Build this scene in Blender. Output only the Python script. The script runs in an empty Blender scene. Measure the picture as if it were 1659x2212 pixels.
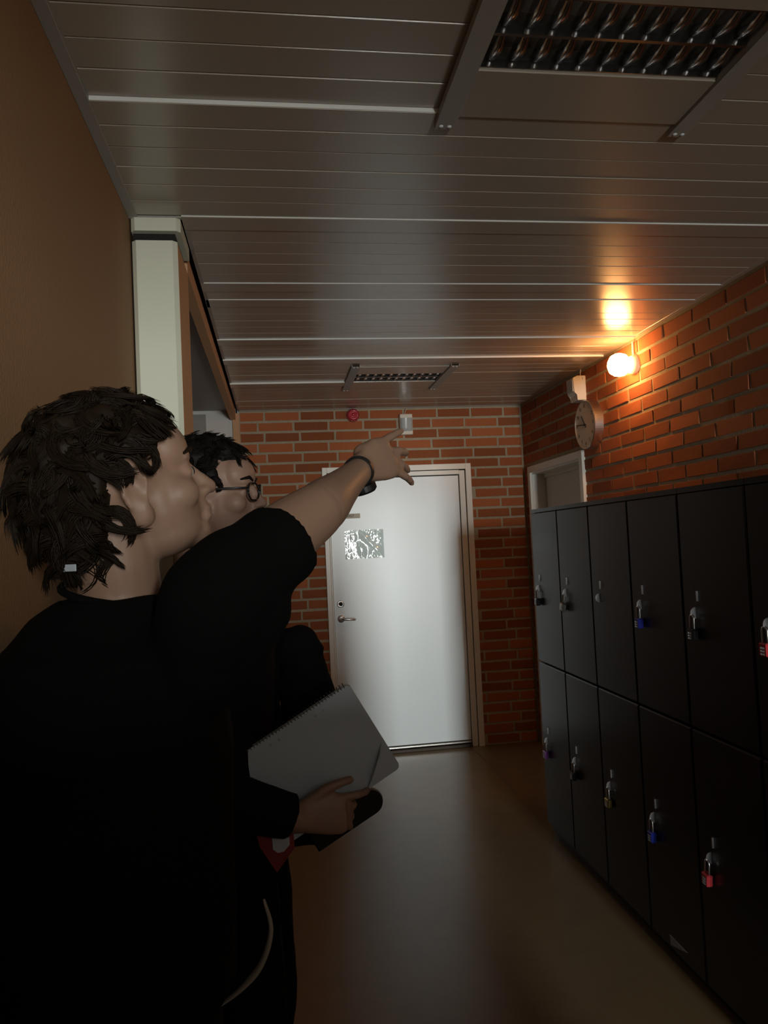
import bpy, bmesh, math, random
import numpy as np
from mathutils import Vector, Matrix, noise
random.seed(7)
C = bpy.context.scene
COL = C.collection
PI = math.pi
# ------------------------------------------------------------------ camera
F_PX, YAW, PITCH, ROLL, EYE = 1612.96, 0.1436, 0.0407, -0.0470, 1.5506
cy, sy, cp, sp = math.cos(YAW), math.sin(YAW), math.cos(PITCH), math.sin(PITCH)
fwd = Vector((sy*cp, cy*cp, sp)); rgt = Vector((cy, -sy, 0)); upv = rgt.cross(fwd)
r2 = rgt*math.cos(ROLL)+upv*math.sin(ROLL); u2 = -rgt*math.sin(ROLL)+upv*math.cos(ROLL)
cd = bpy.data.cameras.new('camera'); cam = bpy.data.objects.new('camera', cd); COL.objects.link(cam)
cam.matrix_world = Matrix(((r2.x, u2.x, -fwd.x, 0), (r2.y, u2.y, -fwd.y, 0), (r2.z, u2.z, -fwd.z, EYE), (0, 0, 0, 1)))
cd.sensor_fit = 'VERTICAL'; cd.sensor_height = 36.0; cd.lens = F_PX/2212*36.0; cd.clip_start = 0.02
C.camera = cam
# ------------------------------------------------------------------ world, light, exposure
C.view_settings.view_transform = 'Standard'; C.view_settings.look = 'None'
C.view_settings.gamma = 1.0; C.view_settings.use_curve_mapping = False
C.view_settings.exposure = 0.0
w = bpy.data.worlds.new('sky'); C.world = w; w.use_nodes = True
w.node_tree.nodes['Background'].inputs[0].default_value = (0.62, 0.80, 0.92, 1)
w.node_tree.nodes['Background'].inputs[1].default_value = 0.25
DAY_W, LAMP_E = 415.0, 52.0
def area(name, loc, rot, sx, sy_, watts, col):
    l = bpy.data.lights.new(name, 'AREA'); l.shape = 'RECTANGLE'; l.size = sx; l.size_y = sy_; l.energy = watts; l.color = col
    o = bpy.data.objects.new(name, l); COL.objects.link(o); o.location = loc; o.rotation_euler = rot; return o
area('daylight_at_back_window', (1.42, -5.85, 1.30), (PI/2, 0, 0), 0.38, 2.2, DAY_W, (0.95, 1.0, 0.97))   # daylight entering by the hall window

# ------------------------------------------------------------------ materials
def mat(name, col, rough=0.6, metal=0.0, spec=0.5, nscale=0, namt=0.0, bump=0.0, bscale=0, objrand=0.0, coat=0.0, emit=None, trans=0.0, alpha=1.0):
    m = bpy.data.materials.new(name); m.use_nodes = True
    nt = m.node_tree; b = nt.nodes['Principled BSDF']
    b.inputs['Base Color'].default_value = (*col, 1); b.inputs['Roughness'].default_value = rough
    b.inputs['Metallic'].default_value = metal; b.inputs['Specular IOR Level'].default_value = spec
    b.inputs['Coat Weight'].default_value = coat; b.inputs['Transmission Weight'].default_value = trans; b.inputs['Alpha'].default_value = alpha
    L = nt.links.new
    tc = nt.nodes.new('ShaderNodeTexCoord')
    if namt or objrand:
        hsv = nt.nodes.new('ShaderNodeHueSaturation'); hsv.inputs['Color'].default_value = (*col, 1)
        add = nt.nodes.new('ShaderNodeMath'); add.operation = 'ADD'; add.inputs[0].default_value = 1.0-namt*0.5-objrand*0.5; add.inputs[1].default_value = 0
        src = None
        if namt:
            n = nt.nodes.new('ShaderNodeTexNoise'); n.inputs['Scale'].default_value = nscale; n.inputs['Detail'].default_value = 5
            L(tc.outputs['Object'], n.inputs['Vector'])
            k = nt.nodes.new('ShaderNodeMath'); k.operation = 'MULTIPLY'; k.inputs[1].default_value = namt
            L(n.outputs['Fac'], k.inputs[0]); L(k.outputs[0], add.inputs[1]); src = add
        if objrand:
            oi = nt.nodes.new('ShaderNodeObjectInfo'); k2 = nt.nodes.new('ShaderNodeMath'); k2.operation = 'MULTIPLY_ADD'
            k2.inputs[1].default_value = objrand; L(oi.outputs['Random'], k2.inputs[0]); L(add.outputs[0], k2.inputs[2]); src = k2
        L(src.outputs[0], hsv.inputs['Value']); L(hsv.outputs['Color'], b.inputs['Base Color'])
    if bump:
        n2 = nt.nodes.new('ShaderNodeTexNoise'); n2.inputs['Scale'].default_value = bscale; n2.inputs['Detail'].default_value = 6
        L(tc.outputs['Object'], n2.inputs['Vector'])
        bp = nt.nodes.new('ShaderNodeBump'); bp.inputs['Strength'].default_value = bump; bp.inputs['Distance'].default_value = 0.004
        L(n2.outputs['Fac'], bp.inputs['Height']); L(bp.outputs[0], b.inputs['Normal'])
    if emit:
        b.inputs['Emission Color'].default_value = (*emit[:3], 1); b.inputs['Emission Strength'].default_value = emit[3]
    return m
M = dict(
    brick=mat('brick_red', (0.42, 0.135, 0.055), 0.85, nscale=22, namt=0.5, bump=0.5, bscale=90, objrand=0.55, spec=0.25),
    mortar=mat('mortar_grey', (0.43, 0.375, 0.275), 0.95, nscale=30, namt=0.4, bump=0.6, bscale=120, spec=0.15),
    peach_lamplit=mat('peach_paint_lamplit', (0.64, 0.37, 0.20), 0.7, nscale=4, namt=0.1, bump=0.2, bscale=140, spec=0.3),  # lighter than the wall: lamp light on pillar side and fascia is in the colour
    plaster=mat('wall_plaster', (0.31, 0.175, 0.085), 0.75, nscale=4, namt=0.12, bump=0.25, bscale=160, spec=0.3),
    white=mat('white_paint', (0.68, 0.68, 0.55), 0.5, nscale=3, namt=0.08, bump=0.05, bscale=60),
    frame_white=mat('door_frame_enamel', (0.88, 0.87, 0.80), 0.35, nscale=3, namt=0.05, spec=0.7),
    white_wall=mat('white_wall_paint', (0.70, 0.68, 0.64), 0.6, nscale=3, namt=0.08),
    door=mat('door_white_daylight_tint', (0.83, 0.90, 0.93), 0.34, nscale=2, namt=0.03, bump=0.012, bscale=8, spec=1.0),  # white door, with the bluish daylight reflection put into its base colour
    plank=mat('ceiling_plank_enamel', (0.40, 0.345, 0.285), 0.25, nscale=1.5, namt=0.08, spec=0.95),
    edge_daylit=mat('plank_edge_daylit', (0.82, 0.82, 0.78), 0.4, nscale=4, namt=0.05),
    trim=mat('ceiling_trim_grey', (0.34, 0.32, 0.29), 0.5),
    dark=mat('dark_void', (0.012, 0.011, 0.010), 0.9),
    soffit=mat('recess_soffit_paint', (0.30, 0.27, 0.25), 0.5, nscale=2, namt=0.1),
    floor=mat('floor_linoleum', (0.20, 0.135, 0.072), 0.26, nscale=9, namt=0.25, bump=0.02, bscale=25, spec=0.55),
    locker=mat('locker_navy_enamel', (0.009, 0.009, 0.019), 0.28, nscale=3, namt=0.1, spec=0.5),
    chrome=mat('chrome', (0.80, 0.80, 0.82), 0.32, metal=1.0, nscale=8, namt=0.05),
    alu=mat('brushed_aluminium', (0.70, 0.68, 0.64), 0.3, metal=1.0, nscale=12, namt=0.08),
    alu_gloss=mat('louvre_mirror_aluminium', (0.62, 0.62, 0.62), 0.22, metal=1.0, nscale=8, namt=0.05),
    plastic=mat('cream_plastic', (0.76, 0.72, 0.62), 0.35, nscale=5, namt=0.05),
    lens=mat('sensor_lens_plastic', (0.50, 0.54, 0.55), 0.12, nscale=5, namt=0.05),
    red=mat('alarm_red_plastic', (0.50, 0.04, 0.06), 0.2, nscale=5, namt=0.08),
    black=mat('black_plastic', (0.010, 0.010, 0.011), 0.35, nscale=5, namt=0.1),
    clockface=mat('clock_dial_white', (0.70, 0.66, 0.58), 0.4, nscale=4, namt=0.05),
    ink=mat('black_ink', (0.015, 0.012, 0.010), 0.6, nscale=5, namt=0.1),
    tan=mat('sign_tan_plastic', (0.42, 0.34, 0.20), 0.4, nscale=10, namt=0.1),
    skin=mat('skin_light', (0.285, 0.170, 0.115), 0.5, nscale=14, namt=0.12, spec=0.35),
    skin_b=mat('skin_warm', (0.30, 0.18, 0.13), 0.5, nscale=14, namt=0.12, spec=0.35),
    hair=mat('hair_dark_brown', (0.014, 0.008, 0.004), 0.6, nscale=30, namt=0.7, spec=0.15),
    hair_b=mat('hair_near_black', (0.007, 0.005, 0.004), 0.6, nscale=30, namt=0.6, spec=0.15),
    shirt=mat('black_cotton', (0.0035, 0.0035, 0.0035), 0.95, nscale=40, namt=0.3, spec=0.1),
    jacket=mat('navy_softshell', (0.004, 0.004, 0.006), 0.85, nscale=40, namt=0.3, spec=0.15),
    trouser=mat('black_denim', (0.004, 0.004, 0.0045), 0.95, nscale=60, namt=0.3, spec=0.1),
    shoe=mat('dark_shoe', (0.02, 0.02, 0.02), 0.6, nscale=20, namt=0.2),
    eye=mat('eye_white', (0.6, 0.57, 0.54), 0.2, nscale=5, namt=0.05),
    paper=mat('paper_white', (0.42, 0.46, 0.50), 0.7, nscale=15, namt=0.06),
    folder=mat('folder_red', (0.22, 0.025, 0.02), 0.5, nscale=15, namt=0.1),
    label_white=mat('label_white', (0.75, 0.80, 0.82), 0.6, nscale=15, namt=0.05),
    cord=mat('cord_offwhite', (0.30, 0.28, 0.24), 0.8, nscale=60, namt=0.2),
    brass=mat('padlock_brass', (0.55, 0.45, 0.16), 0.3, metal=1.0, nscale=10, namt=0.1),
    steel=mat('padlock_steel', (0.62, 0.62, 0.58), 0.3, metal=1.0, nscale=10, namt=0.1),
    lk_blue=mat('padlock_blue', (0.03, 0.05, 0.42), 0.25, nscale=10, namt=0.1, coat=0.5),
    lk_red=mat('padlock_red', (0.55, 0.05, 0.06), 0.25, nscale=10, namt=0.1, coat=0.5),
    lk_purple=mat('padlock_purple', (0.30, 0.10, 0.42), 0.25, nscale=10, namt=0.1, coat=0.5),
    lk_black=mat('padlock_black', (0.012, 0.012, 0.014), 0.3, nscale=10, namt=0.1, coat=0.4),
    dial=mat('padlock_dial', (0.55, 0.60, 0.62), 0.3, metal=0.6, nscale=10, namt=0.1),
    glow=mat('lit_opal_glass', (0.9, 0.8, 0.6), 0.3, nscale=4, namt=0.03, emit=(1.0, 0.45, 0.14, LAMP_E)),
    glass=mat('window_glass', (0.9, 0.95, 1.0), 0.05, nscale=4, namt=0.02, trans=1.0),
    seam=mat('floor_seam', (0.06, 0.045, 0.03), 0.6, nscale=9, namt=0.1),
)
def film_material():
    m = bpy.data.materials.new('clear_plastic_film'); m.use_nodes = True; nt = m.node_tree
    for n in list(nt.nodes): nt.nodes.remove(n)
    o = nt.nodes.new('ShaderNodeOutputMaterial'); mx = nt.nodes.new('ShaderNodeMixShader'); t = nt.nodes.new('ShaderNodeBsdfTransparent'); g = nt.nodes.new('ShaderNodeBsdfGlossy')
    t.inputs[0].default_value = (0.86, 0.90, 0.88, 1); g.inputs['Roughness'].default_value = 0.10; mx.inputs[0].default_value = 0.22
    tc = nt.nodes.new('ShaderNodeTexCoord'); n = nt.nodes.new('ShaderNodeTexNoise'); n.inputs['Scale'].default_value = 14; n.inputs['Detail'].default_value = 3
    bp = nt.nodes.new('ShaderNodeBump'); bp.inputs['Strength'].default_value = 0.6; bp.inputs['Distance'].default_value = 0.01
    L = nt.links.new; L(tc.outputs['Object'], n.inputs['Vector']); L(n.outputs['Fac'], bp.inputs['Height']); L(bp.outputs[0], g.inputs['Normal'])
    L(t.outputs[0], mx.inputs[1]); L(g.outputs[0], mx.inputs[2]); L(mx.outputs[0], o.inputs['Surface']); return m
M['film'] = film_material()
# ------------------------------------------------------------------ helpers
def box(bm, lo, hi, bev=0.0):
    x0, y0, z0 = lo; x1, y1, z1 = hi
    vs = [bm.verts.new(v) for v in ((x0,y0,z0),(x1,y0,z0),(x1,y1,z0),(x0,y1,z0),(x0,y0,z1),(x1,y0,z1),(x1,y1,z1),(x0,y1,z1))]
    fs = [bm.faces.new([vs[i] for i in f]) for f in ((0,3,2,1),(4,5,6,7),(0,1,5,4),(1,2,6,5),(2,3,7,6),(3,0,4,7))]
    if bev:
        es = list({e for f in fs for e in f.edges})
        bmesh.ops.bevel(bm, geom=es, offset=bev, segments=1, affect='EDGES', profile=0.5)
    return vs
def ring_loft(bm, rings, cap=True):
    R = [[bm.verts.new(p) for p in r] for r in rings]; n = len(R[0])
    for a, b in zip(R, R[1:]):
        for i in range(n): bm.faces.new((a[i], a[(i+1) % n], b[(i+1) % n], b[i]))
    if cap: bm.faces.new(R[0][::-1]); bm.faces.new(R[-1])
def tube(bm, pts, radii, seg=10, cap='round', flat=None):
    pts = [Vector(p) for p in pts]
    if not hasattr(radii, '__len__'): radii = [radii]*len(pts)
    if cap == 'round':
        d0 = (pts[0]-pts[1]).normalized(); d1 = (pts[-1]-pts[-2]).normalized(); r0, r1 = radii[0], radii[-1]
        pts = [pts[0]+d0*r0*.97, pts[0]+d0*r0*.7]+pts+[pts[-1]+d1*r1*.7, pts[-1]+d1*r1*.97]
        radii = [r0*.25, r0*.72]+list(radii)+[r1*.72, r1*.25]
    rings = []; up = None
    for i, p in enumerate(pts):
        t = (pts[min(i+1, len(pts)-1)]-pts[max(i-1, 0)]).normalized()
        if up is None: up = Vector((0, 0, 1)) if abs(t.z) < .9 else Vector((1, 0, 0))
        a = (up-t*up.dot(t)).normalized(); up = a; b = t.cross(a)
        fa = flat if flat else 1.0
        rings.append([p+(a*math.cos(2*PI*k/seg)*fa+b*math.sin(2*PI*k/seg))*radii[i] for k in range(seg)])
    ring_loft(bm, rings)
def ell(bm, c, rad, rot=None, seg=20, rings=12):
    m = Matrix.Translation(c) @ (rot.to_4x4() if rot else Matrix()) @ Matrix.Diagonal((*rad, 1))
    bmesh.ops.create_uvsphere(bm, u_segments=seg, v_segments=rings, radius=1.0, matrix=m)
def lathe(bm, prof, seg=32, m=None):
    m = m or Matrix()
    rings = [[m @ Vector((r*math.cos(2*PI*k/seg), r*math.sin(2*PI*k/seg), z)) for k in range(seg)] for r, z in prof]
    ring_loft(bm, rings)
def mesh_of(name, bm, m, smooth=False):
    bmesh.ops.recalc_face_normals(bm, faces=bm.faces)
    me = bpy.data.meshes.new(name); bm.to_mesh(me); bm.free()
    if m: me.materials.append(m)
    if smooth: me.polygons.foreach_set('use_smooth', [True]*len(me.polygons))
    return me
def link(name, me, parent=None, loc=None, rot=None):
    o = bpy.data.objects.new(name, me); COL.objects.link(o)
    if parent: o.parent = parent
    if loc is not None: o.location = loc
    if rot is not None: o.rotation_euler = rot
    return o
def obj(name, bm, m, parent=None, loc=None, rot=None, smooth=False): return link(name, mesh_of(name, bm, m, smooth), parent, loc, rot)
def bx(name, lo, hi, m, parent=None, bev=0.0):
    bm = bmesh.new(); box(bm, lo, hi, bev); return obj(name, bm, m, parent)
def struct(o): o['kind'] = 'structure'; return o
def tag(o, label, cat, group=None):
    o['label'] = label; o['category'] = cat
    if group: o['group'] = group
    return o
def thing(name, label, cat, loc=(0, 0, 0), rot=(0, 0, 0), group=None):
    o = bpy.data.objects.new(name, None); o.empty_display_size = 0.05; COL.objects.link(o); o.location = loc; o.rotation_euler = rot
    return tag(o, label, cat, group)
def text(name, body, size, m, parent, loc, rot, depth=0.0004, align='CENTER'):
    c = bpy.data.curves.new(name, 'FONT'); c.body = body; c.size = size; c.align_x = align; c.align_y = 'CENTER'; c.extrude = depth; c.resolution_u = 3
    c.materials.append(m); o = bpy.data.objects.new(name, c); COL.objects.link(o); bpy.context.view_layer.update()
    me = bpy.data.meshes.new_from_object(o.evaluated_get(bpy.context.evaluated_depsgraph_get())); bpy.data.objects.remove(o); bpy.data.curves.remove(c)
    if not me.materials: me.materials.append(m)
    return link(name, me, parent, loc, rot)
def remesh(name, bm, m, voxel, smooth_it=5, parent=None, fold=0.0, fscale=9.0, seed=0):
    o = obj(name, bm, m, parent)
    r = o.modifiers.new('r', 'REMESH'); r.mode = 'VOXEL'; r.voxel_size = voxel
    if smooth_it:
        s = o.modifiers.new('s', 'SMOOTH'); s.factor = 0.5; s.iterations = smooth_it
    dg = bpy.context.evaluated_depsgraph_get(); dg.update()
    me = bpy.data.meshes.new_from_object(o.evaluated_get(dg)); old = o.data; o.modifiers.clear(); o.data = me; bpy.data.meshes.remove(old)
    me.name = name
    if not me.materials: me.materials.append(m)
    if fold:
        off = Vector((seed*3.1, seed*1.7, 0)); nv = len(me.vertices); co = np.empty(nv*3); no = np.empty(nv*3)
        me.vertices.foreach_get('co', co); me.vertices.foreach_get('normal', no); co = co.reshape(-1, 3); no = no.reshape(-1, 3)
        amp = np.array([noise.noise(Vector((q[0], q[1], q[2]*0.55))*fscale+off)+0.5*noise.noise(Vector((q[0], q[1], q[2]*0.7))*fscale*2.3+off) for q in co.tolist()])
        me.vertices.foreach_set('co', (co+no*amp[:, None]*fold).ravel())
    me.polygons.foreach_set('use_smooth', [True]*len(me.polygons)); return o
# ------------------------------------------------------------------ room shell
D, HC, XR, XL, XF, XK = 5.4987, 2.5563, 1.8962, -0.400, -0.262, 1.344
floor = struct(bx('floor', (-2.6, -6.1, -0.12), (4.2, 5.9, 0.0), M['floor']))
bm = bmesh.new()                                                     # welded vinyl seam running off from the end door
a, b = Vector((1.36, 5.36, 0.0004)), Vector((1.395, 4.55, 0.0004))
box(bm, (1.368, 4.45, 0.0), (1.3715, 5.42, 0.0006)); obj('floor_seam', bm, M['seam'], floor)
# end wall: mortar bed with a door opening, bricks are children
DX0, DX1, DZ = 0.346, 1.4715, 2.12
bm = bmesh.new(); MB = 0.0055
box(bm, (-0.245, D+MB, 0), (DX0+.03, D+.3, 2.75)); box(bm, (DX1-.03, D+MB, 0), (XR+.3, D+.3, 2.75)); box(bm, (DX0+.03, D+MB, DZ-.03), (DX1-.03, D+.3, 2.75))
wall_end = struct(obj('wall_end', bm, M['mortar']))
bm = bmesh.new()                                                     # right wall: door opening at y 4.43-5.33
RY0, RY1, RZ = 4.4, 5.352, 2.035
box(bm, (XR+MB, -1.0, 0), (XR+.3, RY0, 2.75)); box(bm, (XR+MB, RY1, 0), (XR+.3, D+MB, 2.75)); box(bm, (XR+MB, RY0, RZ), (XR+.3, RY1, 2.75))
wall_right = struct(obj('wall_right', bm, M['mortar']))
BL, BH, BP, ROWP = 0.2435, 0.0595, 0.2587, 0.0772
brick_meshes = []
for v in range(8):                                                   # unit bricks, x along, front face at y = 0
    rnd = random.Random(v); bm = bmesh.new(); box(bm, (-.5, 0, -.5), (.5, 1, .5))
    for q in bm.verts:
        if q.co.y < .5: q.co += Vector((rnd.uniform(-.006, .006), rnd.uniform(-.03, .05), rnd.uniform(-.035, .035)))
    es = [e for e in bm.edges if all(q.co.y < .5 for q in e.verts)]
    bmesh.ops.bevel(bm, geom=es, offset=0.016, segments=1, affect='EDGES')
    brick_meshes.append(mesh_of('brick', bm, M['brick']))
def lay(parent, n_axis, wall, x0, x1, z_lo, rows, holes, joint0, seed):
    rnd = random.Random(seed)
    for r in rows:
        zc = 2.511-ROWP*r
        if zc < z_lo: continue
        ph = joint0+(0 if r % 2 == 0 else -0.056 if n_axis == 'y' else -0.125)+rnd.uniform(-.012, .012)
        k = math.floor((x0-ph)/BP)
        while ph+k*BP < x1:
            a = max(ph+k*BP+0.0075, x0); b = min(ph+(k+1)*BP-0.0075, x1); k += 1
            spans = [(a, b)]
            for h0, h1, hz in holes:
                if zc+BH/2 < hz+.028:
                    ns = []
                    for s0, s1 in spans:
                        if s1 <= h0 or s0 >= h1: ns.append((s0, s1))
                        else:
                            if s0 < h0: ns.append((s0, h0))
                            if s1 > h1: ns.append((h1, s1))
                    spans = ns
            for s0, s1 in spans:
                if s1-s0 < 0.025: continue
                hh = BH
                o = bpy.data.objects.new('brick', brick_meshes[rnd.randrange(8)]); COL.objects.link(o); o.parent = parent
                dep = 0.06; proud = rnd.uniform(-.0015, .0015)
                if n_axis == 'y': o.location = ((s0+s1)/2, wall+proud, zc); o.scale = (s1-s0, dep, hh)
                else: o.location = (wall+proud, (s0+s1)/2, zc); o.rotation_euler = (0, 0, -PI/2); o.scale = (s1-s0, dep, hh)
lay(wall_end, 'y', D, -0.232, XR-0.012, 0.02, range(0, 33), [(DX0, DX1, DZ)], -0.051, 3)
lay(wall_right, 'x', XR, 1.2, D-0.012, 0.05, range(0, 33), [(RY0-.03, RY1+.03, RZ+.03), (0, 3.75, 1.62)], 1.287, 5)
# left side: plastered wall, white pillar, recess with fascia
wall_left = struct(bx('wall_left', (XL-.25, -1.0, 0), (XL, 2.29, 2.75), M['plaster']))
def chamfer_prism(x0, x1, y0, y1, z0, z1, c):
    bm = bmesh.new(); sec = [(x0, y1), (x0, y0+c), (x0+c, y0), (x1-c, y0), (x1, y0+c), (x1, y1)]
    ring_loft(bm, [[Vector((x, y, z)) for x, y in sec] for z in (z0, z1)]); return bm
pillar = struct(obj('pillar', chamfer_prism(-0.394, -0.262, 2.27, 2.545, 0, 2.486, 0.013), M['white']))
obj('cap', chamfer_prism(-0.394, -0.250, 2.262, 2.5, 2.512, 2.552, 0.012), M['white'], pillar)
bx('shadow_gap', (-0.39, 2.285, 2.49), (-0.268, 2.5, 2.53), M['dark'], pillar)
bx('side_face', (-0.30, 2.285, 0.0), (-0.2615, 2.545, 2.484), M['peach_lamplit'], pillar)
struct(bx('wall_fascia', (-0.300, 2.545, 2.488), (XF, D-.02, 2.553), M['peach_lamplit']))
struct(bx('wall_recess_end', (-1.9, D, 0), (-0.262, D+.3, 2.75), M['white_wall']))
bx('corner_post', (-0.285, D-.03, 0), (-0.236, D+.02, 2.535), M['peach_lamplit'], wall_end)
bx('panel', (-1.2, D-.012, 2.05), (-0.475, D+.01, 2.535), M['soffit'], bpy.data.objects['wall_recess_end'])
struct(bx('wall_recess_side', (-1.95, 2.29, 0), (-1.7, D+.1, 2.75), M['white_wall']))
struct(bx('wall_recess_near', (-1.95, 2.04, 0), (XL-.25, 2.29, 2.75), M['white_wall']))
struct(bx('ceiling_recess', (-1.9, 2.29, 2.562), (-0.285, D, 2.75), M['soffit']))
# ceiling: dark void deck, planks one by one, edge trims
ceiling = struct(bx('ceiling', (-0.46, 0.2, 2.66), (XR+.3, D+.3, 2.75), M['dark']))
PY0, PP = 1.681, 0.0957
EDGE = {0: .43, 6: XR-.02, 12: XR-.02, 14: XR-.02, 20: XR-.02, 24: XR-.02, 30: .47}          # white strips painting in the daylight caught by stepped plank edges
DROP = {0: .0005, 6: .0045, 12: .0035, 14: .003, 20: .0075, 24: .010, 28: .0022, 30: .012, 36: .0032, 38: .0022}
FIX = [(0.436, 1.07, 1.16, 1.640), (0.478, 1.065, 4.20, 4.72)]       # ceiling openings filled by the light fittings
rp = random.Random(11)
def plank(x0, x1, y0, drop):
    bm = bmesh.new(); z0 = HC-drop; y1 = y0+PP-0.0022; c = 0.0022
    sec = [(y0, z0+c), (y0+c*.6, z0), (y1-c, z0), (y1, z0+c), (y1, z0+.016), (y0, z0+.016)]
    ring_loft(bm, [[Vector((x, y, z)) for y, z in sec] for x in (x0, x1)]); obj('plank', bm, M['plank'], ceiling)
for k in range(-14, 40):
    y0 = PY0+k*PP; ym = y0+PP/2
    xl = -0.245 if ym > 2.26 else -0.385
    if y0+PP > D-.004: continue
    base = DROP.get(k, 0.0) or rp.uniform(0, .0012)
    f = [f_ for f_ in FIX if f_[2]-.05 < ym < f_[3]+.03]
    if f:
        plank(xl, f[0][0]-.008, y0, base-.011 if k < 0 else base); plank(f[0][1]+.008, XR-.02, y0, 0.0008 if k == 30 else base)
    elif k < 0: plank(xl, 0.430, y0, base-.011); plank(.4305, XR-.02, y0, base)
    else: plank(xl, XR-.02, y0, base)
    if k in EDGE: bx('lit_edge_strip', (xl, y0-.0012, HC-base+.0012), (EDGE[k], y0+.0006, HC-base+.0125), M['edge_daylit'], ceiling)
y0 = PY0+39*PP+PP; plank(-0.245, XR-.02, PY0+39*PP if PY0+40*PP > D-.004 else y0, 0.0)
def trim(n, lo, hi, m='trim'): return struct(bx(n, lo, hi, M[m], None, 0.001))
trim('trim_1', (-0.400, 0.2, HC-.003), (-0.372, 2.275, HC+.02))
trim('trim_2', (-0.247, 2.27, HC-.003), (-0.233, D-.005, HC+.02))
trim('trim_3', (-0.400, 2.262, HC-.004), (-0.233, 2.276, HC+.02))
trim('trim_4', (XR-.030, 0.2, HC-.002), (XR-.004, D-.004, HC+.02), 'plank')
trim('trim_5', (-0.24, D-.012, HC-.004), (XR, D-.001, HC+.02))
# hall behind the photographer (daylight comes from there)
struct(bx('ceiling_hall', (-2.6, -6.1, HC), (4.2, 0.25, 2.75), M['soffit']))
struct(bx('wall_hall_left', (-2.75, -6.1, 0), (-2.6, -1.0, 2.75), M['plaster']))
struct(bx('wall_hall_right', (4.05, -6.1, 0), (4.2, -1.0, 2.75), M['plaster']))
struct(bx('wall_hall_corner_left', (-2.6, -1.0, 0), (XL-.25, -0.8, 2.75), M['plaster']))
struct(bx('wall_hall_corner_right', (XR+.3, -1.0, 0), (4.2, -0.8, 2.75), M['plaster']))
bm = bmesh.new(); box(bm, (-2.6, -6.1, 0), (1.20, -5.95, 2.75)); box(bm, (1.64, -6.1, 0), (4.2, -5.95, 2.75)); box(bm, (1.20, -6.1, 2.45), (1.64, -5.95, 2.75)); box(bm, (1.20, -6.1, 0), (1.64, -5.95, 0.15))
struct(obj('wall_back', bm, M['plaster']))
win = struct(bx('window_1', (1.20, -6.05, 0.15), (1.64, -6.0, 0.2), M['white']))
for x in (1.20, 1.58): bx('window_frame', (x, -6.05, 0.2), (x+.06, -6.0, 2.45), M['white'], win)
bx('pane', (1.26, -6.03, 0.2), (1.58, -6.02, 2.45), M['glass'], win)
struct(bx('light_block_high', (-1.0, -.45, 2.11), (XR+.3, -.33, 2.75), M['plaster']))  # unseen blocker added to keep daylight off the near ceiling and upper left wall
struct(bx('light_block_low', (-.65, -.45, 0), (1.04, -.33, 1.50), M['plaster']))     # unseen low blocker added to shade notebook, lower door and bricks
# ------------------------------------------------------------------ end door
d1 = bpy.data.objects.new('door_1', None); COL.objects.link(d1); d1.location = (0.9, D, 0); d1['kind'] = 'structure'
def dp(name, lo, hi, m, parent=None, bev=0.0):
    o = (-0.9, -D, 0) if (parent is None) else None
    bm = bmesh.new(); box(bm, lo, hi, bev); bmesh.ops.translate(bm, verts=bm.verts, vec=(-0.9, -D, 0)); return obj(name, bm, M[m], d1)
LX0, LX1 = 0.395, 1.376
leaf = dp('leaf', (LX0, D+.012, .05), (LX1, D+.05, 2.032), 'door')
AW = 0.042
for nm, lo, hi in (('architrave', (DX0, D-.016, 0), (DX0+AW-.008, D+.012, DZ)), ('architrave', (DX1-AW, D-.016, 0), (DX1, D+.012, DZ)), ('architrave', (DX0+AW-.008, D-.016, DZ-AW), (DX1-AW, D+.012, DZ))):
    dp(nm, lo, hi, 'frame_white', bev=.0015)
for lo, hi in (((LX1+.006, D-.004, 0), (DX1-AW-.006, D+.1, 2.07)), ((DX0+AW-.006, D-.004, 0), (LX0-.003, D+.1, 2.07)), ((LX0-.003, D-.004, 2.04), (LX1+.006, D+.1, DZ-AW-.005))):
    dp('jamb', lo, hi, 'frame_white', bev=.0015)
dp('lining', (DX0+.02, D+.06, 0), (DX1-.02, D+.12, DZ-.02), 'dark')
dp('threshold', (LX0, D-.01, 0.0), (LX1, D+.06, .022), 'seam', bev=.003)
dp('threshold_rail', (LX0, D+.0, .030), (LX1, D+.05, .044), 'alu', bev=.002)
def chain_y(bm, x, z, prof, seg=28):                                 # turned part, axis towards the camera (-y)
    lathe(bm, prof, seg, Matrix.Translation((x, D+.012, z)) @ Matrix.Rotation(PI/2, 4, 'X'))
def dpart(name, fn, m, parent=None):
    bm = bmesh.new(); fn(bm); bmesh.ops.translate(bm, verts=bm.verts, vec=(-0.9, -D, 0))
    return obj(name, bm, M[m], parent or d1, smooth=True)
cyl = dpart('lock_cylinder', lambda b: chain_y(b, .442, 1.113, [(.001, 0), (.026, 0), (.026, .008), (.023, .011), (.011, .011), (.011, .008), (.001, .008)]), 'chrome')
dpart('keyhole', lambda b: chain_y(b, .4425, 1.109, [(.0005, .008), (.008, .008), (.008, .0125), (.0005, .0125)]), 'ink', cyl)
hd = dpart('handle', lambda b: tube(b, [(.442, D+.012, 1.004), (.442, D-.03, 1.004), (.447, D-.041, 1.004), (.46, D-.046, 1.004), (.5, D-.046, 1.002), (.535, D-.044, .999), (.542, D-.03, .999)], [.0095, .0095, .0095, .0095, .009, .009, .008], 12), 'chrome')
dpart('rose', lambda b: chain_y(b, .442, 1.004, [(.001, 0), (.027, 0), (.027, .006), (.024, .009), (.001, .009)]), 'chrome', hd)
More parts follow.
